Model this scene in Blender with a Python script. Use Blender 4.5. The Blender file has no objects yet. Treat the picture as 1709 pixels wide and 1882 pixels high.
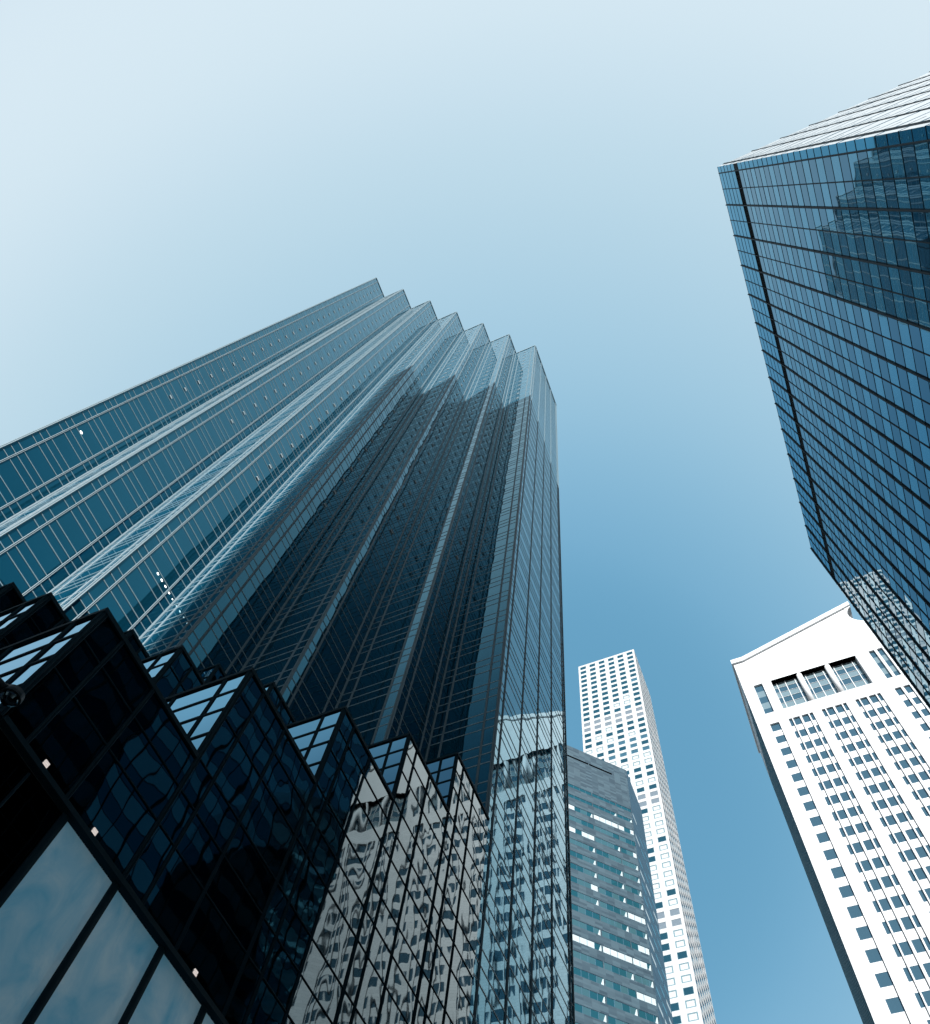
import bpy, math, random
from mathutils import Vector, Matrix
random.seed(7)
S = bpy.context.scene
COL = S.collection

# ------------------------------------------------------------------ camera
cam = bpy.data.cameras.new('camera')
cam.sensor_fit = 'HORIZONTAL'
cam.sensor_width = 36.0
cam.lens = 36.0 * 1675.72 / 1709.0
cam.shift_x = 0.0
cam.shift_y = 340.5 / 1709.0
cam.clip_start = 0.1
cam.clip_end = 6000
RX = (0.37811128, -0.92214396, 0.08174576)
RY = (0.82701324, 0.29677838, -0.47746381)
RZ = (0.41603000, 0.24813928, 0.87484052)
co = bpy.data.objects.new('camera', cam)
COL.objects.link(co)
co.matrix_world = Matrix(((RX[0], -RY[0], -RZ[0], 0), (RX[1], -RY[1], -RZ[1], 0), (RX[2], -RY[2], -RZ[2], 0), (0, 0, 0, 1)))
S.camera = co

def proj(x, y, z):          # photo pixel (1709 x 1882) of a point, used only to choose which repeats show
    p = (x, y, z)
    d = [sum(a * b for a, b in zip(r, p)) for r in (RX, RY, RZ)]
    if d[2] <= 0.01:
        return (-9999, -9999)
    return 854.5 + 1675.72 * d[0] / d[2], 1281.5 + 1675.72 * d[1] / d[2]

# ------------------------------------------------------------------ sky and sun
SUN_EL = math.radians(31.0)
SUN_AZ = math.atan2(-0.916, -0.402)          # towards the sun: west-south-west (x east, y north)
SD = Vector((math.sin(SUN_AZ) * math.cos(SUN_EL), math.cos(SUN_AZ) * math.cos(SUN_EL), math.sin(SUN_EL)))
W = bpy.data.worlds.new('World')
S.world = W
W.use_nodes = True
nt = W.node_tree
bg = nt.nodes['Background']
sky = nt.nodes.new('ShaderNodeTexSky')
sky.sky_type = 'NISHITA'
sky.sun_disc = False
sky.sun_elevation = SUN_EL
sky.sun_rotation = SUN_AZ
sky.altitude = 0
sky.air_density = 1.0
sky.dust_density = 0.6
sky.ozone_density = 1.5
# deepest high in the east, paler outwards; unseen low sky darkened to cut ambient
tcw = nt.nodes.new('ShaderNodeTexCoord')
sbw = nt.nodes.new('ShaderNodeVectorMath'); sbw.operation = 'SUBTRACT'
sbw.inputs[1].default_value = (0.788, 0.319, 1.152)
nt.links.new(tcw.outputs['Generated'], sbw.inputs[0])
scw = nt.nodes.new('ShaderNodeVectorMath'); scw.operation = 'MULTIPLY'
scw.inputs[1].default_value = (0.4108, 0.4108, 0.4108)
nt.links.new(sbw.outputs[0], scw.inputs[0])
dw = nt.nodes.new('ShaderNodeVectorMath'); dw.operation = 'LENGTH'
nt.links.new(scw.outputs[0], dw.inputs[0])
rw = nt.nodes.new('ShaderNodeValToRGB')
def lin(c): return tuple((v / 255 / 12.92 if v < 11 else ((v / 255 + .055) / 1.055) ** 2.4) for v in c) + (1,)
stops = [(q / 2.5, c) for q, c in [(0.48, (98, 158, 192)), (.535, (103, 162, 195)), (.585, (118, 173, 205)), (.66, (139, 187, 214)), (.73, (158, 199, 221)), (.80, (170, 206, 225)), (.875, (184, 214, 229)),
         (.93, (192, 219, 232)), (.98, (201, 224, 236)), (1.04, (212, 231, 240)), (1.13, (219, 235, 243)), (1.21, (208, 226, 237)), (1.33, (95, 122, 142)), (1.6, (38, 55, 70))]]
rw.color_ramp.interpolation = 'B_SPLINE'
el = rw.color_ramp.elements
while len(el) < len(stops): el.new(.5)
for e_, (p_, c_) in zip(el, stops):
    e_.position = p_; e_.color = lin(c_)
nt.links.new(dw.outputs['Value'], rw.inputs[0])
mulw = nt.nodes.new('ShaderNodeMix'); mulw.data_type = 'RGBA'; mulw.blend_type = 'MULTIPLY'; mulw.clamp_result = False
mulw.inputs['Factor'].default_value = 1
nt.links.new(rw.outputs[0], mulw.inputs['A'])
mulw.inputs['B'].default_value = (3.45, 3.45, 3.45, 1)
mixw = nt.nodes.new('ShaderNodeMix'); mixw.data_type = 'RGBA'; mixw.clamp_result = False
mixw.inputs['Factor'].default_value = 0.06
nt.links.new(mulw.outputs['Result'], mixw.inputs['A'])
nt.links.new(sky.outputs[0], mixw.inputs['B'])
nt.links.new(mixw.outputs['Result'], bg.inputs[0])
bg.inputs[1].default_value = 0.15
sl = bpy.data.lights.new('sun', 'SUN')
sl.energy = 4.6
sl.angle = math.radians(0.53)
sl.color = (1.0, 0.985, 0.965)
so = bpy.data.objects.new('sun', sl)
COL.objects.link(so)
so.rotation_euler = SD.to_track_quat('Z', 'Y').to_euler()
S.view_settings.view_transform = 'Standard'
S.view_settings.look = 'None'
S.view_settings.exposure = 1.0
S.view_settings.gamma = 1.0
S.cycles.max_bounces = 8
S.cycles.glossy_bounces = 6
S.cycles.diffuse_bounces = 3
S.cycles.caustics_reflective = False
S.cycles.caustics_refractive = False
S.cycles.sample_clamp_indirect = 4.0

# ------------------------------------------------------------------ materials
def new_mat(name):
    m = bpy.data.materials.new(name)
    m.use_nodes = True
    return m, m.node_tree, m.node_tree.nodes['Principled BSDF']

def node(t, kind, **kw):
    n = t.nodes.new(kind)
    for k, v in kw.items():
        setattr(n, k, v)
    return n

def glass(name, f0, rough=0.015, wave=0.004, wscale=0.45, dirt=0.0, dirtcol=(0.2, 0.24, 0.26), f82=(0.8, 0.95, 1.0), glow=None):
    """coated curtain-wall glass: tinted mirror whose panes bow a little"""
    m, t, b = new_mat(name)
    b.inputs['Base Color'].default_value = (*f0, 1)
    b.inputs['Metallic'].default_value = 1.0
    b.inputs['Roughness'].default_value = rough
    b.inputs['Specular Tint'].default_value = (*f82, 1)
    tc = node(t, 'ShaderNodeTexCoord')
    mp = node(t, 'ShaderNodeMapping')
    mp.inputs['Scale'].default_value = (1, 1, 0.55)
    t.links.new(tc.outputs['Object'], mp.inputs[0])
    n = node(t, 'ShaderNodeTexNoise')
    n.inputs['Scale'].default_value = wscale
    n.inputs['Detail'].default_value = 1.5
    t.links.new(mp.outputs[0], n.inputs['Vector'])
    bp = node(t, 'ShaderNodeBump')
    bp.inputs['Strength'].default_value = 1.0
    bp.inputs['Distance'].default_value = wave
    t.links.new(n.outputs['Fac'], bp.inputs['Height'])
    t.links.new(bp.outputs[0], b.inputs['Normal'])
    # tone of the coating drifts slightly from sheet to sheet
    n2 = node(t, 'ShaderNodeTexNoise')
    n2.inputs['Scale'].default_value = 0.21
    t.links.new(tc.outputs['Object'], n2.inputs['Vector'])
    mr = node(t, 'ShaderNodeMapRange')
    mr.inputs['To Min'].default_value = 0.78
    mr.inputs['To Max'].default_value = 1.22
    t.links.new(n2.outputs['Fac'], mr.inputs['Value'])
    mx = node(t, 'ShaderNodeMix', data_type='RGBA', blend_type='MULTIPLY')
    mx.inputs['Factor'].default_value = 1.0
    mx.inputs['A'].default_value = (*f0, 1)
    t.links.new(mr.outputs[0], mx.inputs['B'])
    t.links.new(mx.outputs['Result'], b.inputs['Base Color'])
    if glow:            # thin matt film (coating and dust) that scatters a little of whatever light falls on it
        df = node(t, 'ShaderNodeBsdfDiffuse')
        df.inputs[0].default_value = (*glow, 1)
        ad = node(t, 'ShaderNodeAddShader')
        t.links.new(b.outputs[0], ad.inputs[0])
        t.links.new(df.outputs[0], ad.inputs[1])
        t.links.new(ad.outputs[0], t.nodes['Material Output'].inputs[0])
    if dirt > 0:
        df = node(t, 'ShaderNodeBsdfDiffuse')
        df.inputs[0].default_value = (*dirtcol, 1)
        ms = node(t, 'ShaderNodeMixShader')
        ms.inputs[0].default_value = dirt
        out = t.nodes['Material Output']
        t.links.new(b.outputs[0], ms.inputs[1])
        t.links.new(df.outputs[0], ms.inputs[2])
        t.links.new(ms.outputs[0], out.inputs[0])
    return m

def plain(name, col, rough=0.6, metal=0.0, var=0.12, scale=0.6, spec=0.5):
    m, t, b = new_mat(name)
    b.inputs['Roughness'].default_value = rough
    b.inputs['Metallic'].default_value = metal
    b.inputs['Specular IOR Level'].default_value = spec
    tc = node(t, 'ShaderNodeTexCoord')
    n = node(t, 'ShaderNodeTexNoise')
    n.inputs['Scale'].default_value = scale
    n.inputs['Detail'].default_value = 5
    t.links.new(tc.outputs['Object'], n.inputs['Vector'])
    cr = node(t, 'ShaderNodeMapRange')
    cr.inputs['To Min'].default_value = 1 - var
    cr.inputs['To Max'].default_value = 1 + var
    t.links.new(n.outputs['Fac'], cr.inputs['Value'])
    mx = node(t, 'ShaderNodeMix', data_type='RGBA', blend_type='MULTIPLY')
    mx.inputs['Factor'].default_value = 1
    mx.inputs['A'].default_value = (*col, 1)
    t.links.new(cr.outputs[0], mx.inputs['B'])
    t.links.new(mx.outputs['Result'], b.inputs['Base Color'])
    return m

def blocks(name, c1, c2, cm, bw, bh, mortar, axis, rough=0.7, bias=0.0, offset=0.5, stain=0.15):
    """stone slabs: each slab with its own tone, thin joints; axis = horizontal direction of the wall"""
    m, t, b = new_mat(name)
    b.inputs['Roughness'].default_value = rough
    b.inputs['Specular IOR Level'].default_value = 0.3
    tc = node(t, 'ShaderNodeTexCoord')
    dot = node(t, 'ShaderNodeVectorMath', operation='DOT_PRODUCT')
    dot.inputs[1].default_value = (*axis, 0)
    t.links.new(tc.outputs['Object'], dot.inputs[0])
    sp = node(t, 'ShaderNodeSeparateXYZ')
    t.links.new(tc.outputs['Object'], sp.inputs[0])
    cb = node(t, 'ShaderNodeCombineXYZ')
    t.links.new(dot.outputs['Value'], cb.inputs[0])
    t.links.new(sp.outputs[2], cb.inputs[1])
    br = node(t, 'ShaderNodeTexBrick')
    br.offset = offset
    br.inputs['Color1'].default_value = (*c1, 1)
    br.inputs['Color2'].default_value = (*c2, 1)
    br.inputs['Mortar'].default_value = (*cm, 1)
    br.inputs['Scale'].default_value = 1.0
    br.inputs['Mortar Size'].default_value = mortar
    br.inputs['Bias'].default_value = bias
    br.inputs['Brick Width'].default_value = bw
    br.inputs['Row Height'].default_value = bh
    t.links.new(cb.outputs[0], br.inputs['Vector'])
    n = node(t, 'ShaderNodeTexNoise')
    n.inputs['Scale'].default_value = 0.35
    n.inputs['Detail'].default_value = 6
    t.links.new(tc.outputs['Object'], n.inputs['Vector'])
    mr = node(t, 'ShaderNodeMapRange')
    mr.inputs['To Min'].default_value = 1 - stain
    mr.inputs['To Max'].default_value = 1 + stain
    t.links.new(n.outputs['Fac'], mr.inputs['Value'])
    mx = node(t, 'ShaderNodeMix', data_type='RGBA', blend_type='MULTIPLY')
    mx.inputs['Factor'].default_value = 1
    t.links.new(br.outputs['Color'], mx.inputs['A'])
    t.links.new(mr.outputs[0], mx.inputs['B'])
    t.links.new(mx.outputs['Result'], b.inputs['Base Color'])
    return m

def lamp_mat(name, col, strength):
    m, t, b = new_mat(name)
    b.inputs['Base Color'].default_value = (0.4, 0.4, 0.4, 1)
    b.inputs['Emission Color'].default_value = (*col, 1)
    b.inputs['Emission Strength'].default_value = strength
    return m

M = {}
M['tower_glass'] = glass('tinted tower glass', (0.003, 0.050, 0.080), wave=0.014, f82=(0.76, 0.94, 1.0), glow=(0.002, 0.030, 0.052))
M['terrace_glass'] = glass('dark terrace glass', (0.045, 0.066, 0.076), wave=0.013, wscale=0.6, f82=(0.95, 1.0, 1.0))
M['terrace_sky_tone'] = glass('terrace glass with painted sky tone', (0.15, 0.33, 0.44), wave=0.004, wscale=0.6, f82=(0.68, 0.88, 1.0))  # same glass as the south faces, sky reflection painted in as brighter colour
M['silver'] = plain('satin metal mullion', (0.10, 0.16, 0.19), rough=0.5, metal=0.0, var=0.05, spec=0.3)
M['anchor'] = plain('pale anchor button', (0.34, 0.42, 0.45), rough=0.6, var=0.05)
M['rail'] = plain('thin metal rail', (0.22, 0.31, 0.35), rough=0.6, metal=0.0, var=0.05, spec=0.2)
M['bronze'] = plain('dark mullion', (0.004, 0.020, 0.030), rough=0.7, var=0.05, spec=0.06)
M['vision'] = glass('pale window glass', (0.07, 0.29, 0.40), wave=0.008, dirt=0.10, dirtcol=(0.16, 0.42, 0.52), f82=(1.0, 1.0, 1.0))
M['spandrel'] = glass('blue spandrel glass', (0.002, 0.095, 0.175), wave=0.008, f82=(0.95, 1.0, 1.0))
M['strip'] = glass('mid blue glass', (0.03, 0.21, 0.33), wave=0.005, dirt=0.06, f82=(0.7, 0.93, 1.0))
M['lower_dimmed'] = glass('dark podium glass', (0.002, 0.03, 0.045), wave=0.006)  # added dark glass on unseen lower bands, dims what the terraces reflect
M['louvre'] = plain('black louvre', (0.006, 0.010, 0.012), rough=0.8, var=0.3)
M['cladding'] = plain('pale sheet cladding', (0.205, 0.245, 0.265), rough=0.5, metal=0.0, var=0.08, scale=0.25)
M['fin'] = plain('dark steel fin', (0.005, 0.015, 0.022), rough=0.55, var=0.1, spec=0.15)
M['concrete'] = plain('white concrete', (0.43, 0.445, 0.45), rough=0.75, var=0.05, scale=0.4)
M['win_dark'] = glass('window glass', (0.07, 0.24, 0.33), wave=0.004, dirt=0.5, dirtcol=(0.025, 0.095, 0.14), f82=(0.45, 0.75, 0.9))
M['win_blind'] = plain('window with white blind', (0.40, 0.44, 0.45), rough=0.4, var=0.04)
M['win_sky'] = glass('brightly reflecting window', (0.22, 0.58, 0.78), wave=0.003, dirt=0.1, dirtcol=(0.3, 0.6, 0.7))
M['win_open'] = plain('open plant floor', (0.115, 0.155, 0.19), rough=0.9, var=0.3, scale=1.5)
M['win_frame'] = plain('steel window frame', (0.08, 0.17, 0.21), rough=0.5, var=0.05)
M['granite_diag'] = blocks('grey granite', (0.046, 0.086, 0.112), (0.015, 0.038, 0.058), (0.035, 0.06, 0.08), 1.49, 0.62, 0.012, (-0.7206, 0.6934), bias=-0.1, offset=0.0)
M['granite_s'] = blocks('grey granite flank', (0.045, 0.115, 0.175), (0.035, 0.09, 0.14), (0.025, 0.065, 0.10), 1.49, 0.62, 0.012, (1, 0), offset=0.0)
M['band_glass'] = glass('band window glass', (0.03, 0.16, 0.22), wave=0.003, dirt=0.4, dirtcol=(0.03, 0.15, 0.20))
M['band_pale'] = plain('lit blind behind glass', (0.42, 0.50, 0.52), rough=0.3, var=0.1)
M['band_grey'] = glass('pale band window', (0.10, 0.27, 0.34), wave=0.003, dirt=0.4, dirtcol=(0.09, 0.22, 0.26))
M['stone_w'] = blocks('white pink granite', (0.58, 0.60, 0.615), (0.525, 0.545, 0.56), (0.24, 0.26, 0.28), 1.1, 0.75, 0.016, (0, -1), stain=0.09)
M['flute'] = plain('flute edge stone', (0.18, 0.34, 0.40), rough=0.7, var=0.05)
M['stone_n_shade'] = plain('granite flank with painted shade', (0.012, 0.085, 0.125), rough=0.8, var=0.1, spec=0.1)  # same pale granite, with the north side's shade put into the colour
M['stone_plain'] = plain('smooth granite', (0.57, 0.59, 0.605), rough=0.7, var=0.09, scale=0.3)
M['win_550'] = glass('grey blue window', (0.13, 0.26, 0.36), wave=0.006, dirt=0.4, dirtcol=(0.085, 0.185, 0.255))
M['win_550p'] = glass('pale lobby pane', (0.30, 0.43, 0.50), wave=0.004, dirt=0.4, dirtcol=(0.32, 0.45, 0.50))
M['limestone'] = blocks('dark limestone', (0.16, 0.17, 0.17), (0.12, 0.13, 0.13), (0.1, 0.1, 0.1), 2.0, 1.0, 0.02, (1, 1))
M['asphalt'] = plain('asphalt', (0.05, 0.05, 0.052), rough=0.9, var=0.25, scale=2)
M['paving'] = plain('pavement slabs', (0.30, 0.30, 0.29), rough=0.85, var=0.15, scale=1.2)
M['paint'] = plain('road paint', (0.75, 0.75, 0.72), rough=0.7, var=0.1)
M['roof'] = plain('roof gravel', (0.2, 0.2, 0.2), rough=0.95)
M['lamp'] = lamp_mat('warm lamp glass', (1.0, 0.88, 0.82), 0.28)
M['spot'] = lamp_mat('ceiling lamp', (1.0, 0.97, 0.92), 1.6)
M['camera_black'] = plain('black camera housing', (0.004, 0.010, 0.013), rough=0.5, var=0.05, spec=0.2)
M['dome'] = glass('smoked dome', (0.03, 0.05, 0.06), rough=0.03, wave=0.0005)

# shop panes: blurred sky reflection painted in as mottled colour
def sky_painted():
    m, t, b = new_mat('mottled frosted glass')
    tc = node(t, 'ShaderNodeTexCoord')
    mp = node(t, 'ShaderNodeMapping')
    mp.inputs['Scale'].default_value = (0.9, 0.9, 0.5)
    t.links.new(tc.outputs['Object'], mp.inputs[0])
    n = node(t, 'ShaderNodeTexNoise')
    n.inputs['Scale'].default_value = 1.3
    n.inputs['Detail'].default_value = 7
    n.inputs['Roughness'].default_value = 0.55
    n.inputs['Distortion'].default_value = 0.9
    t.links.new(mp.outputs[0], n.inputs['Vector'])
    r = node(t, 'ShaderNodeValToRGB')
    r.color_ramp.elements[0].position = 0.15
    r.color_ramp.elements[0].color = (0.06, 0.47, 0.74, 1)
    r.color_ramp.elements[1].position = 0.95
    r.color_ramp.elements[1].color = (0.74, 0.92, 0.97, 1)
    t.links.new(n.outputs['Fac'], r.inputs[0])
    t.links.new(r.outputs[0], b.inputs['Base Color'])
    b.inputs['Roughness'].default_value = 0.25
    t.links.new(r.outputs[0], b.inputs['Emission Color'])       # glow added to brighten the panes, no lamp behind
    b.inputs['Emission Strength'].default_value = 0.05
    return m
M['sky_painted'] = sky_painted()

# ------------------------------------------------------------------ object helpers
def thing(name, label, cat, loc, group=None):
    o = bpy.data.objects.new(name, None)
    COL.objects.link(o)
    o.location = loc
    o.empty_display_size = 2
    o['label'] = label
    o['category'] = cat
    if group:
        o['group'] = group
    return o

def root_loc(p):
    v = Vector((0, 0, 0))
    while p is not None:
        v += Vector(p.location)
        p = p.parent
    return v

class MB:
    def __init__(s):
        s.v = []; s.f = []; s.mi = []
    def quad(s, a, b, c, d, mi=0):
        i = len(s.v); s.v += [a, b, c, d]; s.f.append((i, i + 1, i + 2, i + 3)); s.mi.append(mi)
    def poly(s, pts, mi=0):
        i = len(s.v); s.v += list(pts); s.f.append(tuple(range(i, i + len(pts)))); s.mi.append(mi)
    def prism(s, prof, ext, mi=0, caps=True):
        """prof: closed list of 3-d points (counter-clockwise seen from the -ext side reversed), ext: vector"""
        n = len(prof); i = len(s.v)
        e = Vector(ext)
        s.v += [tuple(p) for p in prof] + [tuple(Vector(p) + e) for p in prof]
        for k in range(n):
            k2 = (k + 1) % n
            s.f.append((i + k, i + k2, i + n + k2, i + n + k)); s.mi.append(mi)
        if caps:
            s.f.append(tuple(i + k for k in reversed(range(n)))); s.mi.append(mi)
            s.f.append(tuple(i + n + k for k in range(n))); s.mi.append(mi)
    def box(s, x0, y0, z0, x1, y1, z1, mi=0):
        s.prism([(x0, y0, z0), (x1, y0, z0), (x1, y1, z0), (x0, y1, z0)], (0, 0, z1 - z0), mi)
    def build(s, name, mats, parent=None, loc=None):
        if not isinstance(mats, (list, tuple)):
            mats = [mats]
        me = bpy.data.meshes.new(name)
        off = Vector(loc) if loc is not None else Vector((0, 0, 0))
        if parent is not None and loc is None:
            off = root_loc(parent)
            base = Vector((0, 0, 0))
        elif parent is not None:
            base = off - root_loc(parent)
        else:
            base = off
        me.from_pydata([tuple(Vector(p) - off) for p in s.v], [], s.f)
        for m in mats:
            me.materials.append(m)
        me.polygons.foreach_set('material_index', s.mi)
        me.update()
        o = bpy.data.objects.new(name, me)
        COL.objects.link(o)
        if parent is not None:
            o.parent = parent
        o.location = base
        return o

Z = Vector((0, 0, 1))
class Face:
    """a vertical wall plane: o = point at u 0, z 0; u runs left to right seen from outside"""
    def __init__(s, o, u):
        s.o = Vector(o); s.u = Vector(u).normalized(); s.n = s.u.cross(Z)
    def p(s, u, z, d=0.0):
        q = s.o + s.u * u + s.n * d
        return (q.x, q.y, z)
    def rect(s, mb, u0, u1, z0, z1, d=0.0, mi=0, tilt=0.0):
        if tilt:
            a = random.gauss(0, tilt); b = random.gauss(0, tilt); w = (u1 - u0) / 2; h = (z1 - z0) / 2
            mb.quad(s.p(u0, z0, d - a * w - b * h), s.p(u1, z0, d + a * w - b * h), s.p(u1, z1, d + a * w + b * h), s.p(u0, z1, d - a * w + b * h), mi)
        else:
            mb.quad(s.p(u0, z0, d), s.p(u1, z0, d), s.p(u1, z1, d), s.p(u0, z1, d), mi)
    def vbar(s, mb, u, w, d, z0, z1, groove=False, mi=0):
        h = w / 2
        if groove:
            q = h * .94
            pr = [(-h, -.03), (-h, .02), (-h * .53, .02 + h * .47), (-.06 * h, .02), (.06 * h, .02), (h * .53, .02 + h * .47), (h, .02), (h, -.03)]
        else:
            pr = [(-h, -.03), (-h, max(.01, d - h * .8)), (-h * .2, d), (h * .2, d), (h, max(.01, d - h * .8)), (h, -.03)]
        pts = [s.p(u + a, z0, b) for a, b in reversed(pr)]
        mb.prism(pts, (0, 0, z1 - z0), mi)
    def hbar(s, mb, z, h, d, u0, u1, mi=0):
        g = h / 2
        pr = [(-g, -.03), (-g, d * .6), (-g * .5, d), (g * .5, d), (g, d * .6), (g, -.03)]
        pts = []
        for a, b in pr:
            q = s.o + s.u * u0 + s.n * b
            pts.append((q.x, q.y, z + a))
        mb.prism(pts, s.u * (u1 - u0), mi)
    def slab(s, mb, u0, u1, z0, z1, d0, d1, mi=0):
        mb.prism([s.p(u0, z0, d1), s.p(u1, z0, d1), s.p(u1, z0, d0), s.p(u0, z0, d0)], (0, 0, z1 - z0), mi)

def panes(face, mb, us, zs, tilt, mi=0, d=0.0):
    for a, b in zip(us, us[1:]):
        for c, e in zip(zs, zs[1:]):
            face.rect(mb, a, b, c, e, d, mi, tilt)

# ------------------------------------------------------------------ ground and streets
GZ = -1.7
mb = MB(); mb.quad((-700, -700, GZ - .15), (900, -700, GZ - .15), (900, 900, GZ - .15), (-700, 900, GZ - .15))
o = mb.build('ground', M['paving']); o['kind'] = 'structure'
mb = MB(); mb.quad((-23, -700, GZ - .146), (-6, -700, GZ - .146), (-6, 900, GZ - .146), (-23, 900, GZ - .146))
o = mb.build('avenue', M['asphalt']); o['kind'] = 'structure'
mb = MB(); mb.quad((-6, -8.5, GZ - .142), (900, -8.5, GZ - .142), (900, 3.5, GZ - .142), (-6, 3.5, GZ - .142))
o = mb.build('side_street', M['asphalt']); o['kind'] = 'structure'
mb = MB()
mb.box(-6, 3.5, GZ - .15, 60, 11.5, GZ)
o = mb.build('pavement', M['paving']); o['kind'] = 'structure'
mb = MB()
mb.box(-6, -16.6, GZ - .15, 60, -8.5, GZ)
o = mb.build('pavement', M['paving']); o['kind'] = 'structure'
mb = MB()
for k in range(7):
    x = -22 + k * 2.2
    mb.quad((x, -7.5, GZ - .138), (x + 1.1, -7.5, GZ - .138), (x + 1.1, -4.2, GZ - .138), (x, -4.2, GZ - .138))
o = mb.build('crossing_marking', M['paint']); o['kind'] = 'structure'

# ------------------------------------------------------------------ the dark zigzag tower with stepped terraces
PX, PY = 3.982, 4.215
TX = [-0.21 + PX * k for k in range(7)]            # west faces of the seven teeth
TY = [37.07 - PY * k for k in range(7)]            # their south faces
TOP = 200.0
XE = 36.55
tower = thing('zigzag_tower', 'dark glass skyscraper with seven sawtooth corners above stepped glass terraces', 'skyscraper', (14, 30, GZ))
def terrace_h(i, j):
    return 13.25 + 4.535 * (i + j)
def floor_lines(z0, z1):
    out = [z0]
    k0 = int((z0 - 56.3) / 3.77) - 2
    for k in range(k0, k0 + 70):
        for off in (0, .95, 1.89):
            z = 56.3 + 3.77 * k + off
            if z0 + .3 < z < z1 - 1.2:
                out.append(z)
    out.append(z1)
    return out
anchors = []
for k in range(7):
    yS = TY[k]; xW = TX[k]
    x1 = TX[k + 1] if k < 6 else XE
    row = 6 - k
    zlow = (terrace_h(k, row - 1) if row > 0 else 13.25) - 2.0
    # south face of the tooth
    f = Face((xW, yS, 0), (1, 0, 0)); Wd = x1 - xW
    if k < 6:
        us = [0, .78, Wd - .80, Wd]
    else:
        us = [0, .72, 3.63, 6.5, 9.4, 12.3, Wd]
    zs = floor_lines(zlow, TOP)
    g = MB(); panes(f, g, us, zs, .0016)
    bay = g.build('facade_bay', M['tower_glass'], tower)
    m = MB()
    for i, u in enumerate(us):
        edge = i in (0, len(us) - 1)
        f.vbar(m, u + (.048 if i == 0 else -.06 if edge else 0), .10 if edge else .15, .08 if edge else .14, zlow, TOP + .02, groove=not edge)
    m.build('mullion', M['silver'], bay)
    m = MB()
    for z in zs[1:-1]:
        f.hbar(m, z, .095, .022, 0.0, Wd)
    m.build('floor_rail', M['rail'], bay)
    m = MB(); f.hbar(m, TOP - .1, .3, .12, 0, Wd); m.build('roof_rail', M['rail'], bay)
    for z in zs[1:-1]:
        q = (z - 56.3) / 3.77
        if abs(q - round(q)) < .01 and z > (79 if k < 2 else 70) and k < 6:
            anchors.append((f.p(Wd / 2, z + .48, .02), (1, 0, 0)))
    # west face of the tooth
    yN = TY[k - 1] if k > 0 else 70.0
    f = Face((xW, yN, 0), (0, -1, 0)); Wd = yN - yS
    zl = (terrace_h(k - 1, row) if k > 0 else terrace_h(0, 5)) - 2.0
    us = [0, .82, Wd - .78, Wd] if k > 0 else [0.0] + [Wd - PY * j - .8 for j in range(7, 0, -1)] + [Wd - .78, Wd]
    zs = floor_lines(zl, TOP)
    g = MB(); panes(f, g, us, zs, .0016)
    bay = g.build('facade_bay', M['tower_glass'], tower)
    m = MB()
    for i, u in enumerate(us):
        edge = i in (0, len(us) - 1)
        f.vbar(m, u + (.048 if i == 0 else -.06 if edge else 0), .10 if edge else .15, .08 if edge else .14, zl, TOP + .015, groove=not edge)
    m.build('mullion', M['silver'], bay)
    m = MB()
    for z in zs[1:-1]:
        f.hbar(m, z, .095, .022, 0.0, Wd)
    m.build('floor_rail', M['rail'], bay)
    m = MB(); f.hbar(m, TOP - .1, .3, .12, 0, Wd); m.build('roof_rail', M['rail'], bay)
    for z in zs[1:-1]:
        q = (z - 56.3) / 3.77
        if abs(q - round(q)) < .01 and z > 110 and k > 2:
            anchors.append((f.p(Wd / 2, z + .48, .02), (0, -1, 0)))
# east and north sides, roof
f = Face((XE, TY[6], 0), (0, 1, 0)); zs = floor_lines(0, TOP)
g = MB(); panes(f, g, [PY * k for k in range(14)], zs, .0016)
bay = g.build('facade_bay', M['tower_glass'], tower)
m = MB()
for k in range(14):
    f.vbar(m, PY * k - (.1 if k == 13 else -.09), .16, .12, 0, TOP + .01)
for z in zs[1:-1]:
    f.hbar(m, z, .10, .085, 0.02, PY * 13)
m.build('mullion_grid', M['silver'], bay)
g = MB()
yn = TY[6] + PY * 13
Face((XE, yn, 0), (-1, 0, 0)).rect(g, 0, XE - TX[0], 0, TOP)
g.build('north_wall', M['tower_glass'], tower)
out = []
for k in range(7):
    if k > 0:
        out.append((TX[k], TY[k - 1], TOP - .3))
    out.append((TX[k], TY[k], TOP - .3))
out += [(XE, TY[6], TOP - .3), (XE, yn, TOP - .3), (TX[0], yn, TOP - .3)]
g = MB(); g.poly(out); g.build('roof', M['roof'], tower)
# facade anchors: the nearest hundred each, the rest together
am = MB(); am.box(-.17, -.05, -.13, .17, .05, .13)
anchors.sort(key=lambda a: Vector(a[0]).length)
proto = None; rest = MB()
for i, (p, ud) in enumerate(anchors):
    if i < 100:
        if proto is None:
            proto = am.build('facade_anchor', M['anchor'], tower, loc=(0, 0, 0)); a = proto
        else:
            a = proto.copy(); COL.objects.link(a)
        a.location = Vector(p) - Vector(tower.location)
        a.rotation_euler = (0, 0, 0 if ud[0] else math.pi / 2)
    else:
        hx, hy = (.17, .05) if ud[0] else (.05, .17)
        rest.box(p[0] - hx, p[1] - hy, p[2] - .13, p[0] + hx, p[1] + hy, p[2] + .13)
o = rest.build('facade_anchor', M['anchor'], tower); o['kind'] = 'stuff'
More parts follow.
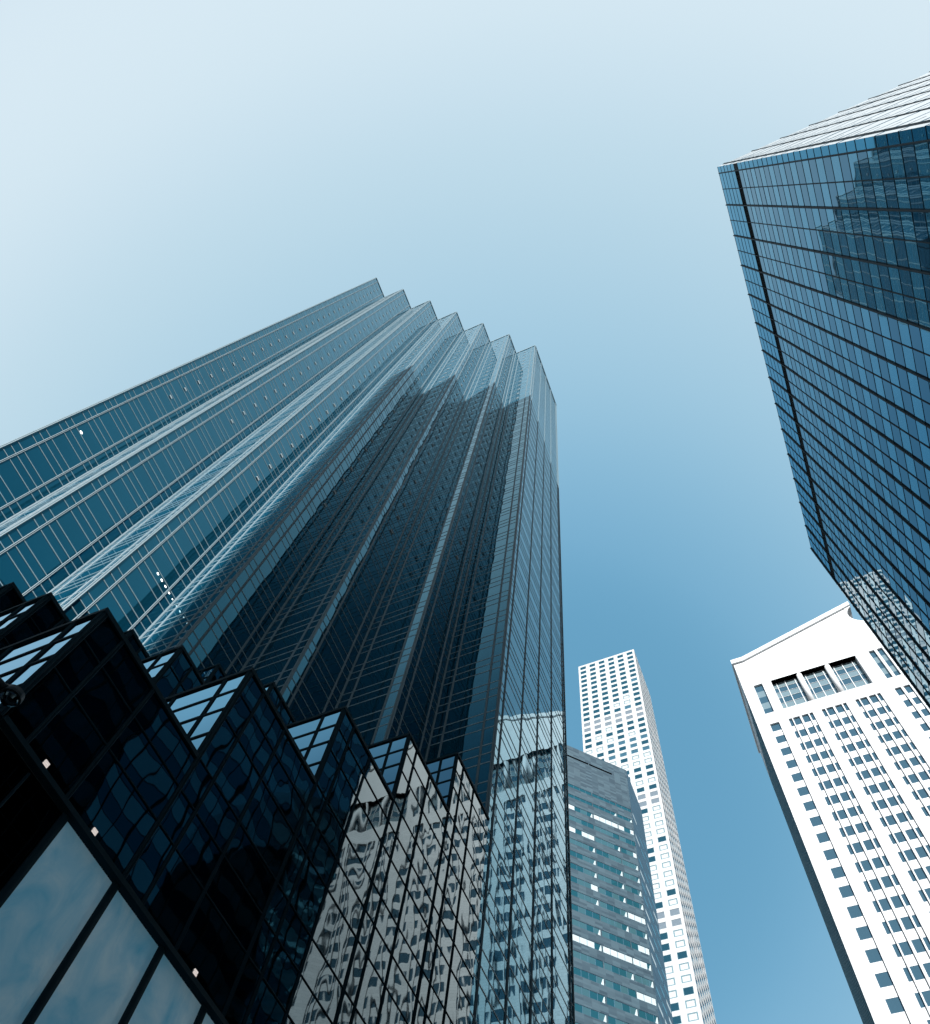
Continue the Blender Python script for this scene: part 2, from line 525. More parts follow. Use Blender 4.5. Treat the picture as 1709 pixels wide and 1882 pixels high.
# terraces: blocks stepping up away from the street corner
YS0 = 11.65
def ter_x(i): return TX[i]
def ter_y(j): return YS0 + PY * j if j else YS0
for i in range(6):
    for j in range(6 - i):
        x0, x1 = ter_x(i), ter_x(i + 1)
        y0, y1 = ter_y(j), ter_y(j + 1)
        h = terrace_h(i, j)
        hs = terrace_h(i, j - 1) if j else -1.7
        hw = terrace_h(i - 1, j) if i else -1.7
        if j == 0: hs = 13.25 if i else 0
        g = MB()
        if h > hs:
            f = Face((x0, y0, 0), (1, 0, 0)); Wd = x1 - x0
            us = [0, .76, 2.05, Wd]; zz = [hs - .5 if j or i == 0 else hs]
            r = math.floor((zz[0] - 13.25) / 4.535)
            for q in range(int(r), int(r) + 9):
                for dz in (.0, 1.95, 3.25):
                    z = 13.25 + 4.535 * q + dz
                    if zz[0] + .3 < z < h - .3: zz.append(z)
            zz.append(h)
            panes(f, g, us, zz, .0012)
        fw = Face((x0, y1, 0), (0, -1, 0)); Ww = y1 - y0
        usw = [0, 1.7, Ww - .80, Ww]
        zw0 = hw - .5 if i else hw
        zw = [zw0] + [z for z in (h - 3.45, h - 2.2, h - 1.15) if z > zw0 + .3] + [h]
        if i == 0:
            zw = [zw0] + [h - 4.535 * q - dz for q in range(int(h / 4.535) - 1, -1, -1) for dz in (3.45, 2.2, 1.15)] + [h]
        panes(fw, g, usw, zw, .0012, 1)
        blk = g.build('terrace_block', [M['terrace_glass'], M['terrace_sky_tone']], tower)
        m = MB()
        if h > hs:
            for q, u in enumerate(us[:-1]):
                f.vbar(m, u + (.06 if q == 0 else 0), .12 if q == 0 else .10, .06, zz[0], h - .02, groove=True)
            for z in zz[1:-1]:
                f.hbar(m, z, .045, .03, 0, Wd)
        for q, u in enumerate(usw[1:]):
            f2 = q == len(usw) - 2
            fw.vbar(m, u - (.05 if f2 else 0), .10 if f2 else .12, .06, zw[0], h - .025, groove=True)
        for z in zw[1:-1]:
            fw.hbar(m, z, .13, .03, 0, Ww - .02)
        m.build('mullion_grid', M['bronze'], blk)
        m = MB()
        m.box(x0 - .05, y0 - .05, h - .14, x1, y0 + .25, h + .02 + .001 * j)
        m.box(x0 - .055, y0 + .25, h - .14, x0 + .25, y1, h + .022 + .001 * j)
        m.build('coping', M['bronze'], blk)
        m = MB(); m.quad((x0 + .1, y0 + .1, h - .05), (x1, y0 + .1, h - .05), (x1, y1, h - .05), (x0 + .1, y1, h - .05))
        m.build('terrace_deck', M['roof'], blk)
# street level: ledge, shop panes, lamps
m = MB(); m.box(3.9, YS0 - .12, 13.14, XE, YS0 + .05, 13.28)
m.build('ledge', M['bronze'], tower)
f = Face((0, YS0, 0), (1, 0, 0))
xs = [3.9, 6.05] + [6.05 + 1.725 * k for k in range(1, 18)]
for a, b in zip(xs, xs[1:]):
    g = MB(); f.rect(g, a + .07, b - .07, 4.2, 13.13, -.06)
    w = g.build('shop_window', M['sky_painted'] if a > 6 else M['terrace_glass'], tower)
    m = MB()
    f.vbar(m, a, .17, .03, 4.0, 13.13); f.slab(m, a + .1, b - .1, 4.0, 4.2, -.1, .02)
    if a < 6:
        f.vbar(m, (a + b) / 2, .05, .02, 4.2, 13.0)
    m.build('window_frame', M['bronze'], w)
g = MB(); f.rect(g, -.21, XE, -1.7, 4.0, -.02); g.build('plinth', M['terrace_glass'], tower)
for x in (5.08, 6.71, 10.56):
    g = MB(); f.slab(g, x - .06, x + .06, 13.335, 13.39, .001, .03); f.slab(g, x - .06, x + .06, 13.41, 13.46, .001, .03); f.slab(g, x - .06, x + .06, 13.48, 13.53, .001, .03)
    g.build('wall_light', M['lamp'], tower)
def disc(mb, c, r, n=12):
    mb.poly([(c[0] + r * math.cos(2 * math.pi * q / n), c[1], c[2] + r * math.sin(2 * math.pi * q / n)) for q in range(n)])
for (x, z, k, r) in [(1.12, 65.97, 0, .14), (9.75, 50.35, 2, .10), (10.2, 50.35, 2, .10), (10.63, 50.35, 2, .09), (11.08, 50.34, 2, .08), (11.5, 50.3, 2, .06)]:
    g = MB(); disc(g, (x, TY[k] - .02, z), r); g.build('ceiling_light', M['spot'], tower)

# ------------------------------------------------------------------ blue glass block across the street
BH = 109.2; BX, BY = 3.68, -16.7; BE = 47.5; BS = -60.0
blue = thing('blue_glass_building', 'blue glass office block with pale ribbed west flank, seen from its corner', 'office building', (25, -38, GZ))
f = Face((BE, BY, 0), (-1, 0, 0)); Wd = BE - BX
def bu(x): return BE - x
thin = [4.3 + 1.527 * k for k in range(0, 29)]
cols = [BX] + [x for x in thin if x < BE - .2] + [BE]
zl = [BH - 1.84 * k for k in range(0, 61)]
usf = sorted(bu(x) for x in cols)
for k in range(60):
    z1, z0 = zl[k], max(zl[k + 1], -1.2)
    if z1 < -1: break
    g = MB()
    if k == 5:
        f.rect(g, 0, bu(4.3), z0, z1, -.25)
        for q in range(7):
            f.slab(g, 0, bu(4.3), z0 + .05 + q * .26, z0 + .12 + q * .26, -.25, -.02)
        f.rect(g, bu(4.3), bu(BX), z0, z1, 0)
        g.build('louvre_band', M['louvre'], blue)
        continue
    if z1 < 47:
        mat, nm = M['lower_dimmed'], 'spandrel_band' if k % 2 == 0 else 'window_band'
    else:
        mat, nm = (M['strip'], 'window_band') if k < 5 else (M['spandrel'], 'spandrel_band') if k % 2 == 0 else (M['vision'], 'window_band')
    for a, b in zip(usf, usf[1:]):
        corner = b > bu(4.0)
        f.rect(g, a, b, z0, z1, 0, 1 if corner else 0, .0022)
    g.build(nm, [mat, M['strip']], blue)
m = MB()
for z in zl:
    if z > -1:
        f.hbar(m, z - .001, .07, .02, 0, Wd)
for q, x in enumerate(cols[1:-1]):
    if q % 2:
        f.vbar(m, bu(x), .06, .06, -1.5, BH)
m.build('mullion_grid', M['fin'], blue)
for q, x in enumerate(cols[1:-1]):
    if q % 2 == 0:
        m = MB(); f.vbar(m, bu(x), .11, .13 if q else .06, -1.5, BH + .02); m.build('vertical_fin', M['fin'], blue)
# west flank: pale sheets between dark fins
f = Face((BX, BY, 0), (0, -1, 0)); Wd = BY - BS
g = MB()
us = [0, .55] + [.75 + 2.86 * k for k in range(16) if .75 + 2.86 * k < Wd - .5] + [Wd]
zs = [-1.5] + [BH - 3.68 * k for k in range(29, 0, -1)] + [BH]
panes(f, g, us, zs, .003)
fl = g.build('west_flank', M['cladding'], blue)
m = MB()
for k in range(29, 0, -1):
    f.hbar(m, BH - 3.68 * k + .001, .16, .02, 0, Wd)
for i, u in enumerate(us):
    if i > 1:
        for k in range(1, 29):
            f.hbar(m, BH - 3.68 * k + 1.84, .03, .015, u, min(u + 1.2, Wd))
m.build('joint_lines', M['strip'], fl)
for i, u in enumerate(us[1:]):
    m = MB(); f.vbar(m, u, .09 if i else .06, .07 if i else .04, -1.5, BH + (.05 if i == 0 else .5)); m.build('vertical_fin', M['fin'], blue)
g = MB()
Face((BE, BS, 0), (0, 1, 0)).rect(g, 0, Wd, -1.5, BH); Face((BX, BS, 0), (1, 0, 0)).rect(g, 0, BE - BX, -1.5, BH)
g.build('rear_wall', M['strip'], blue)
g = MB(); g.quad((BX, BS, BH - .4), (BE, BS, BH - .4), (BE, BY, BH - .4), (BX, BY, BH - .4)); g.build('roof', M['roof'], blue)

# ------------------------------------------------------------------ punched-wall helper
def frame_mesh(w, h, t, d):
    """a picture-frame of bars in the plane u (x) / z, centred, facing -y locally"""
    m = MB()
    m.box(-w / 2, -d, -h / 2, w / 2, d, -h / 2 + t); m.box(-w / 2, -d, h / 2 - t, w / 2, d, h / 2)
    m.box(-w / 2, -d, -h / 2 + t, -w / 2 + t, d, h / 2 - t); m.box(w / 2 - t, -d, -h / 2 + t, w / 2, d, h / 2 - t)
    return m

def window_set(root, items, mats, part='window', limit=100):
    """items: (size key, visible score, (x,y,z) centre, angle, w, h, material key, frame thickness)"""
    items = sorted(items, key=lambda a: -a[0])
    cache = {}
    rest = {}
    for n, (score, c, ang, w, h, mk, ft) in enumerate(items):
        if n < limit:
            key = (round(w, 2), round(h, 2), mk, ft)
            if key not in cache:
                p = MB(); p.quad((-w / 2, 0, -h / 2), (w / 2, 0, -h / 2), (w / 2, 0, h / 2), (-w / 2, 0, h / 2))
                a = p.build(part, mats[mk], root, loc=(0, 0, 0))
                fr = None
                if ft > 0:
                    fr = frame_mesh(w, h, ft, .06).build('window_frame', M['win_frame'], a, loc=(0, 0, 0)); fr.location = (0, 0, 0)
                cache[key] = (a, fr)
            else:
                a0, fr0 = cache[key]
                a = a0.copy(); COL.objects.link(a)
                if fr0:
                    fr = fr0.copy(); COL.objects.link(fr); fr.parent = a
            a.location = Vector(c) - Vector(root.location)
            a.rotation_euler = (random.gauss(0, .0015), 0, ang + random.gauss(0, .0015))
        else:
            r = rest.setdefault(mk, None) or MB(); rest[mk] = r
            R = Matrix.Rotation(ang, 3, 'Z') @ Matrix.Rotation(random.gauss(0, .0015), 3, 'X')
            cv = Vector(c)
            r.quad(*[tuple(cv + R @ Vector(q)) for q in ((-w / 2, 0, -h / 2), (w / 2, 0, -h / 2), (w / 2, 0, h / 2), (-w / 2, 0, h / 2))])
            if ft > 0:
                fm = frame_mesh(w, h, ft, .06); fr_ = rest.setdefault('#f', None) or MB(); rest['#f'] = fr_
                i0 = len(fr_.v); fr_.v += [tuple(cv + R @ Vector(q)) for q in fm.v]
                fr_.f += [tuple(i0 + k for k in q) for q in fm.f]; fr_.mi += [0] * len(fm.f)
    if rest:
        allm = MB(); ml = []
        for k, r in rest.items():
            i0 = len(allm.v); mi = len(ml)
            ml.append(M['win_frame'] if k == '#f' else mats[k])
            allm.v += r.v; allm.f += [tuple(i0 + q for q in ff) for ff in r.f]; allm.mi += [mi] * len(r.f)
        o = allm.build(part, ml, root); o['kind'] = 'stuff'

# ------------------------------------------------------------------ white gridded pencil tower
WX, WY, WW, WE, WH = 205.0, 28.67, 29.52, 28.6, 424.2
pencil = thing('pencil_tower', 'very slender white concrete tower with a square window grid, tallest and farthest', 'skyscraper', (WX + 14, WY + 14, GZ))
pw = WW / 6
items = []
def wtype(r, c, side):
    if r % 14 in (12, 13): return 'open'
    if side == 1: return 'blind' if random.random() < .12 else 'dark'
    rr = random.random()
    if r < 6: return 'dark'
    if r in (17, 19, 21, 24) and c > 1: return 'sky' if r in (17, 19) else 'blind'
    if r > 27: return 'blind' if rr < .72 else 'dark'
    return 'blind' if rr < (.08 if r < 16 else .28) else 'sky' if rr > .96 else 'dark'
for side, (o0, ud, wid) in enumerate([((WX, WY + WW, 0), (0, -1, 0), WW), ((WX, WY, 0), (1, 0, 0), WE), ((WX + WE, WY, 0), (0, 1, 0), WW), ((WX + WE, WY + WW, 0), (-1, 0, 0), WE)]):
    f = Face(o0, ud); p = wid / 6; pier = p - 3.07
    g = MB()
    for c in range(7):
        u0 = 0 if c == 0 else c * p - pier / 2; u1 = wid if c == 6 else c * p + pier / 2
        if side % 2: u0, u1 = max(u0, .724), min(u1, wid - .724)
        f.slab(g, u0, u1, -1.5, WH - .01 * (side % 2), -.72, 0)
    zt = WH - 1.75; rows = 86
    f.slab(g, .73, wid - .73, zt, WH - .02 - .01 * (side % 2), -.6, -.005)
    for r in range(rows):
        zb = zt - 4.785 * r - 2.96
        za = zt - 4.785 * (r + 1)
        f.slab(g, .73, wid - .73, za, zb, -.6, -.005)
        for c in range(6):
            if zb < 5: continue
            mk = wtype(r, c, side)
            cen = f.p(c * p + p / 2, zb + 1.48, -.09)
            uv = proj(*cen)
            vis = 0
            if side < 2 and -20 < uv[0] < 1730 and uv[1] < 1900 and uv[0] > 1150 + (uv[1] - 1415) * .19 - (60 if uv[1] < 1500 else 0):
                vis = (2 if side == 0 else 1) * 1e3 / Vector(cen).length
            if side > 1 and mk != 'x': vis = -1
            items.append((vis, cen, math.atan2(f.u.y, f.u.x), 3.07, 2.96, mk, {'blind': .36, 'sky': .25, 'dark': .16, 'open': 0}[mk]))
    g.build('concrete_grid', M['concrete'], pencil)
window_set(pencil, items, {'dark': M['win_dark'], 'blind': M['win_blind'], 'sky': M['win_sky'], 'open': M['win_open']})
g = MB(); g.box(WX + 1.5, WY + 1.5, -1.5, WX + WE - 1.5, WY + WW - 1.5, WH - .6); g.build('core', M['win_open'], pencil)

# ------------------------------------------------------------------ grey granite slab with band windows
gran = thing('granite_tower', 'grey granite tower with horizontal window bands, in front of the white pencil tower', 'office building', (115, 45, GZ))
A = Vector((117.58, 23.34)); td = Vector((-0.7206, 0.6934))
GH = 182.3
Dlen = 30.0
B = A + td * Dlen
f = Face((B.x, B.y, 0), (-td.x, -td.y, 0))     # u runs from the hidden end to the street corner
def gu(s): return Dlen - s                     # s measured from the corner
g = MB()
bands = [(166.5 - 3.875 * k) for k in range(0, 36)]
slot = [(4.07, 9.93), (10.1, 15.95), (16.1, 21.9)]
zprev = GH
# solid strips between bands
f.rect(g, 0, Dlen, 178.14, GH); f.rect(g, 0, Dlen, bands[0], 177.5)
f.rect(g, 0, gu(21.9), 177.5, 178.14); f.rect(g, gu(16.1), gu(15.95), 177.5, 178.14); f.rect(g, gu(10.1), gu(9.93), 177.5, 178.14); f.rect(g, gu(4.07), Dlen, 177.5, 178.14)
bh = 1.62
groups = [(.18, 3.78), (3.95, 9.63), (9.86, 15.54), (15.77, 21.45), (21.68, 27.36)]
wins = []
for k, zt in enumerate(bands):
    zb = zt - (bh if k > 1 else 1.2)
    if zb < 2: break
    zn = bands[k + 1] if k + 1 < len(bands) else 0
    f.rect(g, 0, Dlen, max(zn, -1.5), zb)
    edges = [gu(27.36), gu(21.68), gu(21.45), gu(15.77), gu(15.54), gu(9.86), gu(9.63), gu(3.95), gu(3.78), gu(.18)]
    prev = 0
    for a, b in [(gu(b), gu(a)) for a, b in reversed(groups)]:
        f.rect(g, prev, a, zb, zt); prev = b
        f.slab(g, a, b, zt - .005, zt + .02, -.12, 0); 
        g.quad(f.p(a, zb, 0), f.p(b, zb, 0), f.p(b, zb, -.12), f.p(a, zb, -.12))
        wins.append((k, a, b, zb, zt))
    f.rect(g, prev, Dlen, zb, zt)
g.build('granite_wall', M['granite_diag'], gran)
g = MB()
for a, b in slot: f.rect(g, gu(b) - .05, gu(a) + .05, 177.45, 178.2, -.5)
g.build('vent_slot', M['louvre'], gran)
for k, a, b, zb, zt in wins:
    g = MB(); n = 4 if b - a > 5 else 3
    lit = random.random() < (.15 if k > 2 else (.0 if k < 2 else .9))
    ww = (b - a) / 4 if n == 4 else 1.43
    cuts = [a + ww * q for q in range(4)] + [b] if n == 4 else [a, a + 1.43, a + 2.86, b]
    if n == 3: cuts = [a, a + 1.36, a + 2.79, b]
    for q, (c, d) in enumerate(zip(cuts, cuts[1:])):
        r = random.random()
        mi = 0 if k < 2 else (1 if (lit and r < .8) or r < .03 else 2 if r < .55 else 0)
        f.rect(g, c, d, zb, zt, -.07, mi, .003)
        if k >= 1 and q == len(cuts) - 2 and mi != 1 and random.random() < .8:      # a lit blind drawn across one end
            g.poly([f.p(d - .62, zb + .05, -.06), f.p(d - .06, zb + .05, -.06), f.p(d - .06, zt - .12, -.06), f.p(d - .25, zt - .25, -.06)], 1)
    w = g.build('band_window', [M['band_glass'], M['band_pale'], M['band_grey']], gran)
    m = MB()
    for c in cuts[1:-1]: f.vbar(m, c, .07, .02 + .0, zb, zt)
    f.hbar(m, zb + .03, .06, .02, a, b); f.hbar(m, zt - .04, .06, .02, a, b)
    fr = m.build('window_frame', M['granite_s'], w); fr.location = -f.n * .06
# street flank
LS = 12.2
f = Face((A.x, A.y, 0), (1, 0, 0))
g = MB(); f.rect(g, 0, LS, -1.5, GH)
g.build('flank_wall', M['granite_s'], gran)
for k, zt in enumerate(bands):
    if zt < 8: break
    g = MB()
    for q in range(3):
        a = .7 + q * 3.9
        if random.random() < .85:
            f.rect(g, a, a + 3.0, zt - 1.15, zt - .1, .02, 1 if random.random() < .45 else 0)
    if g.v: g.build('band_window', [M['band_grey'], M['band_pale']], gran)
g = MB()
pts = [(A.x, A.y), (A.x + LS, A.y), (A.x + LS, 70), (B.x, 70), (B.x, B.y)]
for (p, q) in zip(pts[1:], pts[2:]): 
    g.quad((p[0], p[1], -1.5), (q[0], q[1], -1.5), (q[0], q[1], GH), (p[0], p[1], GH))
g.build('rear_wall', M['granite_s'], gran)
g = MB(); g.poly([(p[0], p[1], GH - .3) for p in pts]); g.build('roof', M['roof'], gran)

# ------------------------------------------------------------------ pale stone tower with broken pediment
stone = thing('pediment_tower', 'pale pink granite tower with a broken pediment and triple columned windows at the top', 'skyscraper', (118, -41, GZ))
SX, SN, SC = 104.9, -7.16, -40.8
SSo = 2 * SC - SN
SE_ = 130.3
f = Face((SX, SN, 0), (0, -1, 0))
def su(y): return SN - y
EZ = 192.8
half = su(SC)
chan = []            # window columns: (u0, u1)
def add(y0, y1): chan.append((su(y0), su(y1)))
add(-9.50, -11.32)
for k in range(3):
    b0 = -13.22 - 6.54 * k
    add(b0, b0 - .66); add(b0 - .87, b0 - 2.18); add(b0 - 2.57, b0 - 3.88); add(b0 - 4.12, b0 - 4.78)
add(-33.78, -34.95); add(-35.44, -36.60)
cl = list(chan)
mid = [(half - 2.9, half - 1.6), (half - .65, half + .65), (half + 1.6, half + 2.9)]
chan = cl + mid + [(2 * half - b, 2 * half - a) for a, b in reversed(cl)]
Wd = 2 * half
ztop_ch = 164.32; zbot_ch = 20.0
tall = [(su(-9.44), su(-11.30)), (su(-33.78), su(-34.95)), (su(-35.44), su(-36.58))]
tall = tall + [(2 * half - b, 2 * half - a) for a, b in reversed(tall)] + mid
big = [(su(-13.18), su(-31.03)), (2 * half - su(-31.03), 2 * half - su(-13.18))]
TB, TT = 168.6, 181.1
def strip(mb, z0, z1, holes, mi=0):
    prev = 0
    for a, b in sorted(holes):
        if a > prev: f.rect(mb, prev, a, z0, z1, 0, mi)
        prev = b
    f.rect(mb, prev, Wd, z0, z1, 0, mi)
g = MB()
strip(g, -1.5, zbot_ch, [])
strip(g, zbot_ch, ztop_ch, chan)
strip(g, ztop_ch, TB, [])
strip(g, TB, TT, tall + big)
# pediment front: left half, right half around the circular notch
R_ = 6.05; CZ = 199.4
slope = .404
def top_z(u):
    s = u if u <= half else Wd - u
    return 192.9 if s < 2.3 else 192.9 + slope * (s - 2.3)
pk = su(-36.35)
def arc(n=22):
    a0 = math.asin(min(1, (top_z(pk) - CZ) / R_)) if top_z(pk) - CZ < R_ else math.pi / 2
    a0 = math.pi - math.acos(max(-1, min(1, (half - pk) / R_)))
    pts = []
    s0 = math.atan2(math.sqrt(max(0, R_ ** 2 - (half - pk) ** 2)), -(half - pk))
    for k in range(n + 1):
        t = s0 + (2 * math.pi + math.atan2(math.sqrt(max(0, R_ ** 2 - (half - pk) ** 2)), (half - pk)) - s0) * k / n
        pts.append((half + R_ * math.cos(t), CZ + R_ * math.sin(t)))
    return pts
arcp = arc()
outline = [(0, TT), (Wd, TT), (Wd, 192.9), (Wd - 2.3, 192.9), (Wd - pk, top_z(pk))] + [p for p in reversed(arcp)] + [(pk, top_z(pk)), (2.3, 192.9), (0, 192.9)]
import bmesh
def extrude_outline(name, pts, d0, d1, mat, parent):
    bm = bmesh.new()
    vs = [bm.verts.new(f.p(u, z, d1)) for u, z in pts]
    fc = bm.faces.new(vs)
    if d0 != d1:
        r = bmesh.ops.extrude_face_region(bm, geom=[fc])
        nv = [e for e in r['geom'] if isinstance(e, bmesh.types.BMVert)]
        bmesh.ops.translate(bm, verts=nv, vec=f.n * (d0 - d1))
    bmesh.ops.recalc_face_normals(bm, faces=bm.faces)
    bmesh.ops.triangulate(bm, faces=[q for q in bm.faces if len(q.verts) > 4])
    me = bpy.data.meshes.new(name); bm.to_mesh(me); bm.free()
    me.materials.append(mat)
    me.transform(Matrix.Translation(-Vector(parent.location)))
    o = bpy.data.objects.new(name, me); COL.objects.link(o); o.parent = parent
    return o
extrude_outline('pediment', outline, -(SE_ - SX), -.002, M['stone_plain'], stone)
# raking cornice, both halves, and the ring of the notch
def cornice(u0, z0, u1, z1, h, d):
    m = MB()
    m.prism([f.p(u0, z0, -2.0), f.p(u0, z0, d), f.p(u1, z1, d), f.p(u1, z1, -2.0)], (0, 0, h)); return m
for sgn in (0, 1):
    a = lambda u: u if sgn == 0 else Wd - u
    m = MB()
    path = [(-.35, 192.95), (2.3, 192.95), (pk + .05, 192.95 + slope * (pk - 2.25))]
    for (u0, z0), (u1, z1) in zip(path, path[1:]):
        q = [f.p(a(u0), z0, -(SE_ - SX)), f.p(a(u0), z0, .45), f.p(a(u1), z1, .45), f.p(a(u1), z1, -(SE_ - SX))]
        if sgn: q.reverse()
        m.prism(q, (0, 0, 1.75))
    m.build('raking_cornice', M['stone_plain'], stone)
m = MB()
for (p, q) in zip(arcp, arcp[1:]):
    def out_(pt, r): 
        d = Vector((pt[0] - half, pt[1] - CZ)).normalized(); return (half + d.x * r, CZ + d.y * r)
    p0, p1 = out_(p, R_ + .0), out_(p, R_ + .9); q0, q1 = out_(q, R_), out_(q, R_ + .9)
    m.quad(f.p(*p0, .08), f.p(*p1, .08), f.p(*q1, .08), f.p(*q0, .08))
    m.quad(f.p(*p1, .08), f.p(*p1, -.1), f.p(*q1, -.1), f.p(*q1, .08))
    m.quad(f.p(*p0, -2), f.p(*p0, .08), f.p(*q0, .08), f.p(*q0, -2))
m.build('notch_moulding', M['stone_plain'], stone)
# channels: recessed spandrels with windows
items = []
for ci, (a, b) in enumerate(chan):
    D = -.32
    prev = zbot_ch
    g.quad(f.p(a, zbot_ch, D), f.p(a, ztop_ch, D), f.p(a, ztop_ch, 0), f.p(a, zbot_ch, 0))
    g.quad(f.p(b, zbot_ch, 0), f.p(b, ztop_ch, 0), f.p(b, ztop_ch, D), f.p(b, zbot_ch, D))
    g.quad(f.p(a, ztop_ch, D), f.p(b, ztop_ch, D), f.p(b, ztop_ch, 0), f.p(a, ztop_ch, 0))
    for k in range(31, -1, -1):
        zt = 164.32 - 4.53 * k; zb = zt - 2.5
        f.rect(g, a, b, prev, zb, D)
        g.quad(f.p(a, zt, D - .03), f.p(b, zt, D - .03), f.p(b, zt, D), f.p(a, zt, D))
        prev = zt
        cen = f.p((a + b) / 2, (zt + zb) / 2, D - .03)
        uv = proj(*cen)
        vis = (b - a) * 100 / Vector(cen).length if uv[0] < 1730 and uv[1] < 1900 and uv[1] > 1300 + (uv[0] - 1709) * 1.3 else 0
        items.append((vis, cen, math.atan2(f.u.y, f.u.x), b - a, zt - zb, 'a', 0))
g.build('stone_wall', M['stone_w'], stone)
window_set(stone, items, {'a': M['win_550']})
# tall lobby-like windows at the top
for a, b in tall:
    g = MB(); n = 5
    hh = (TT - TB) / n
    for k in range(n):
        f.rect(g, a, b, TB + k * hh, TB + (k + 1) * hh, -.45, 1 if k % 2 else 0, .002)
    w = g.build('tall_window', [M['win_550'], M['win_550p']], stone)
    m = MB(); f.slab(m, a, a + .012, TB, TT, -.45, -.001); f.slab(m, b - .012, b, TB, TT, -.45, -.001); f.slab(m, a, b, TT - .01, TT, -.45, -.001)
    m.build('reveal', M['stone_plain'], w)
for n_, (a, b) in enumerate(big):
    D = -1.22
    g = MB()
    g.quad(f.p(a, TT, D), f.p(b, TT, D), f.p(b, TT, 0), f.p(a, TT, 0))
    g.quad(f.p(a, TB, 0), f.p(b, TB, 0), f.p(b, TB, D), f.p(a, TB, D))
    g.quad(f.p(a, TB, D), f.p(a, TT, D), f.p(a, TT, 0), f.p(a, TB, 0))
    g.quad(f.p(b, TB, 0), f.p(b, TT, 0), f.p(b, TT, D), f.p(b, TB, D))
    g.build('window_niche', M['stone_plain'], stone)
    third = (b - a) / 3
    hz = [TB, TB + 1.6, TB + 3.9, TB + 6.2, TB + 8.4, TB + 10.4, TT]
    for t in range(3):
        g = MB(); m = MB()
        c0, c1 = a + third * t + (.2 if t else 0), a + third * (t + 1) - (.2 if t < 2 else 0)
        us = [c0, c0 + .95, c0 + 2.75, c1 - .95, c1]
        for i, (u0, u1) in enumerate(zip(us, us[1:])):
            for k, (z0, z1) in enumerate(zip(hz, hz[1:])):
                f.rect(g, u0, u1, z0, z1, D + .05, 0 if k % 2 == 0 and k < 5 else 1, .002)
        w = g.build('great_window', [M['win_550'], M['win_550p']], stone)
        for u in us[1:-1]: f.slab(m, u - .07, u + .07, TB, TT, D + .06, D + .18)
        for z in hz[1:-1]: f.slab(m, c0, c1, z - .03, z + .03, D + .06, D + .14)
        m.build('window_frame', M['stone_plain'], w)
    for t in (1, 2):
        m = MB(); u = a + third * t; n = 20; r = .58
        prof = [f.p(u + r * math.cos(2 * math.pi * q / n), TB, -.62 + r * math.sin(2 * math.pi * q / n)) for q in range(n)]
        prof.reverse()
        m.prism(prof, (0, 0, TT - TB)); c = m.build('round_column', M['stone_plain'], stone)
        for pl in c.data.polygons:
            pl.use_smooth = len(pl.vertices) == 4
# north flank with vertical flutes, rear
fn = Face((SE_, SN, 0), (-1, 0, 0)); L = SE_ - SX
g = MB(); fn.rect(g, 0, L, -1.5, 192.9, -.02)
fl = g.build('north_flank', M['stone_n_shade'], stone)
m = MB()
for k in range(9):
    u = L - .35 - 3.1 * k
    fn.slab(m, u - .25, u + .25, -1.5, 188.0, -.02, .022)
m.build('flute', M['flute'], fl)
g = MB(); Face((SX, SSo, 0), (1, 0, 0)).rect(g, 0, L, -1.5, 192.9); Face((SE_, SSo, 0), (0, 1, 0)).rect(g, 0, Wd, -1.5, 192.9)
g.build('rear_wall', M['stone_plain'], stone)

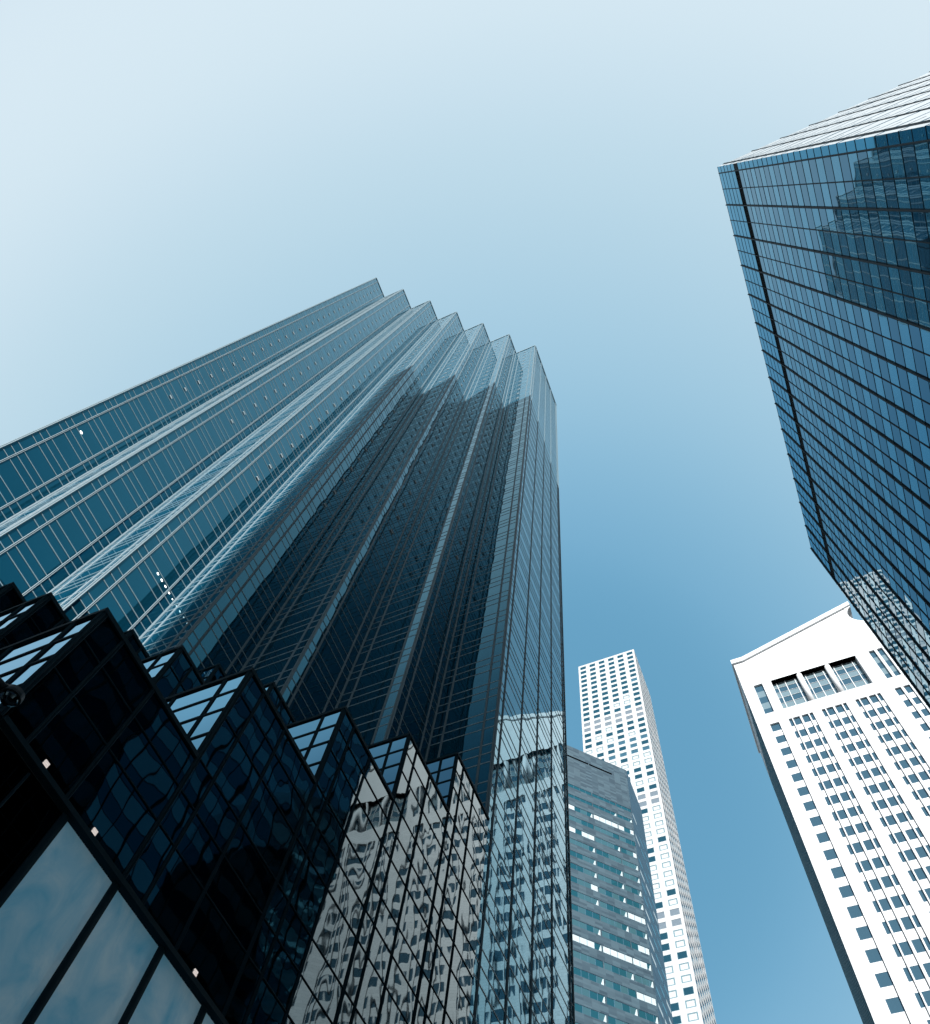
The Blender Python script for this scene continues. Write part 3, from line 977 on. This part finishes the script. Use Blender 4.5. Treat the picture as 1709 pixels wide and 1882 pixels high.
# ------------------------------------------------------------------ limestone tower across the avenue, behind the viewer: its shadow falls on the dark tower
lime = thing('limestone_tower', 'tall grey stone tower across the avenue, behind the viewer and outside the photo', 'skyscraper', (-76, -30, GZ))
LX0, LX1, LY0, LY1, LH = -95.7, -56.7, -40.0, -20.3, 198.0
for o0, ud, wid in [((LX1, LY0, 0), (0, 1, 0), LY1 - LY0), ((LX1, LY1, 0), (-1, 0, 0), LX1 - LX0), ((LX0, LY1, 0), (0, -1, 0), LY1 - LY0), ((LX0, LY0, 0), (1, 0, 0), LX1 - LX0)]:
    f = Face(o0, ud)
    g = MB(); f.rect(g, 0, wid, -1.7, LH); g.build('stone_wall', M['limestone'], lime)
    w = MB()
    for c in range(int(wid / 3.2)):
        for r in range(50):
            u = 1.2 + c * 3.2; z = 4 + r * 3.8
            f.rect(w, u, u + 1.4, z, z + 2.1, .02)
    o = w.build('window', M['win_dark'], lime); o['kind'] = 'stuff'
g = MB(); g.quad((LX0, LY0, LH), (LX1, LY0, LH), (LX1, LY1, LH), (LX0, LY1, LH)); g.build('roof', M['roof'], lime)

# ------------------------------------------------------------------ dome camera on its pole, at the left edge
c = Vector((1.8327, 5.698, 6.7212))
cam_o = thing('security_camera', 'black dome security camera on a bracket at the left edge, in front of the terraces', 'camera', (c.x, c.y, c.z))
def lathe(prof, c, n=28):
    m = MB()
    for (r0, z0), (r1, z1) in zip(prof, prof[1:]):
        for k in range(n):
            a, b = 2 * math.pi * k / n, 2 * math.pi * (k + 1) / n
            m.quad((c.x + r0 * math.cos(a), c.y + r0 * math.sin(a), c.z + z0), (c.x + r0 * math.cos(b), c.y + r0 * math.sin(b), c.z + z0),
                   (c.x + r1 * math.cos(b), c.y + r1 * math.sin(b), c.z + z1), (c.x + r1 * math.cos(a), c.y + r1 * math.sin(a), c.z + z1))
    return m
def smooth(o):
    for pl in o.data.polygons: pl.use_smooth = True
    return o
hb = lathe([(.001, .11), (.06, .105), (.092, .07), (.098, .02), (.098, -.015), (.085, -.02)], c); smooth(hb.build('housing', M['camera_black'], cam_o))
db = lathe([(.082, -.02), (.078, -.045), (.062, -.07), (.035, -.088), (.001, -.094)], c); smooth(db.build('dome', M['dome'], cam_o))
def tube(m, p, q, r, n=14):
    p, q = Vector(p), Vector(q); d = (q - p).normalized()
    a = d.orthogonal().normalized(); b = d.cross(a)
    m.prism([p + a * r * math.cos(2 * math.pi * k / n) + b * r * math.sin(2 * math.pi * k / n) for k in range(n)], q - p)
m = MB(); tube(m, (c.x, c.y, c.z + .05), (c.x - .09, c.y + .03, c.z + .03), .05); tube(m, (c.x - .08, c.y + .03, c.z + .03), (c.x - .75, c.y + .12, c.z - .0), .042)
m.build('bracket', M['camera_black'], cam_o)
pole = MB(); tube(pole, (c.x - .78, c.y + .12, GZ), (c.x - .78, c.y + .12, c.z + .35), .08, 18)
pole.build('pole', M['camera_black'], cam_o)
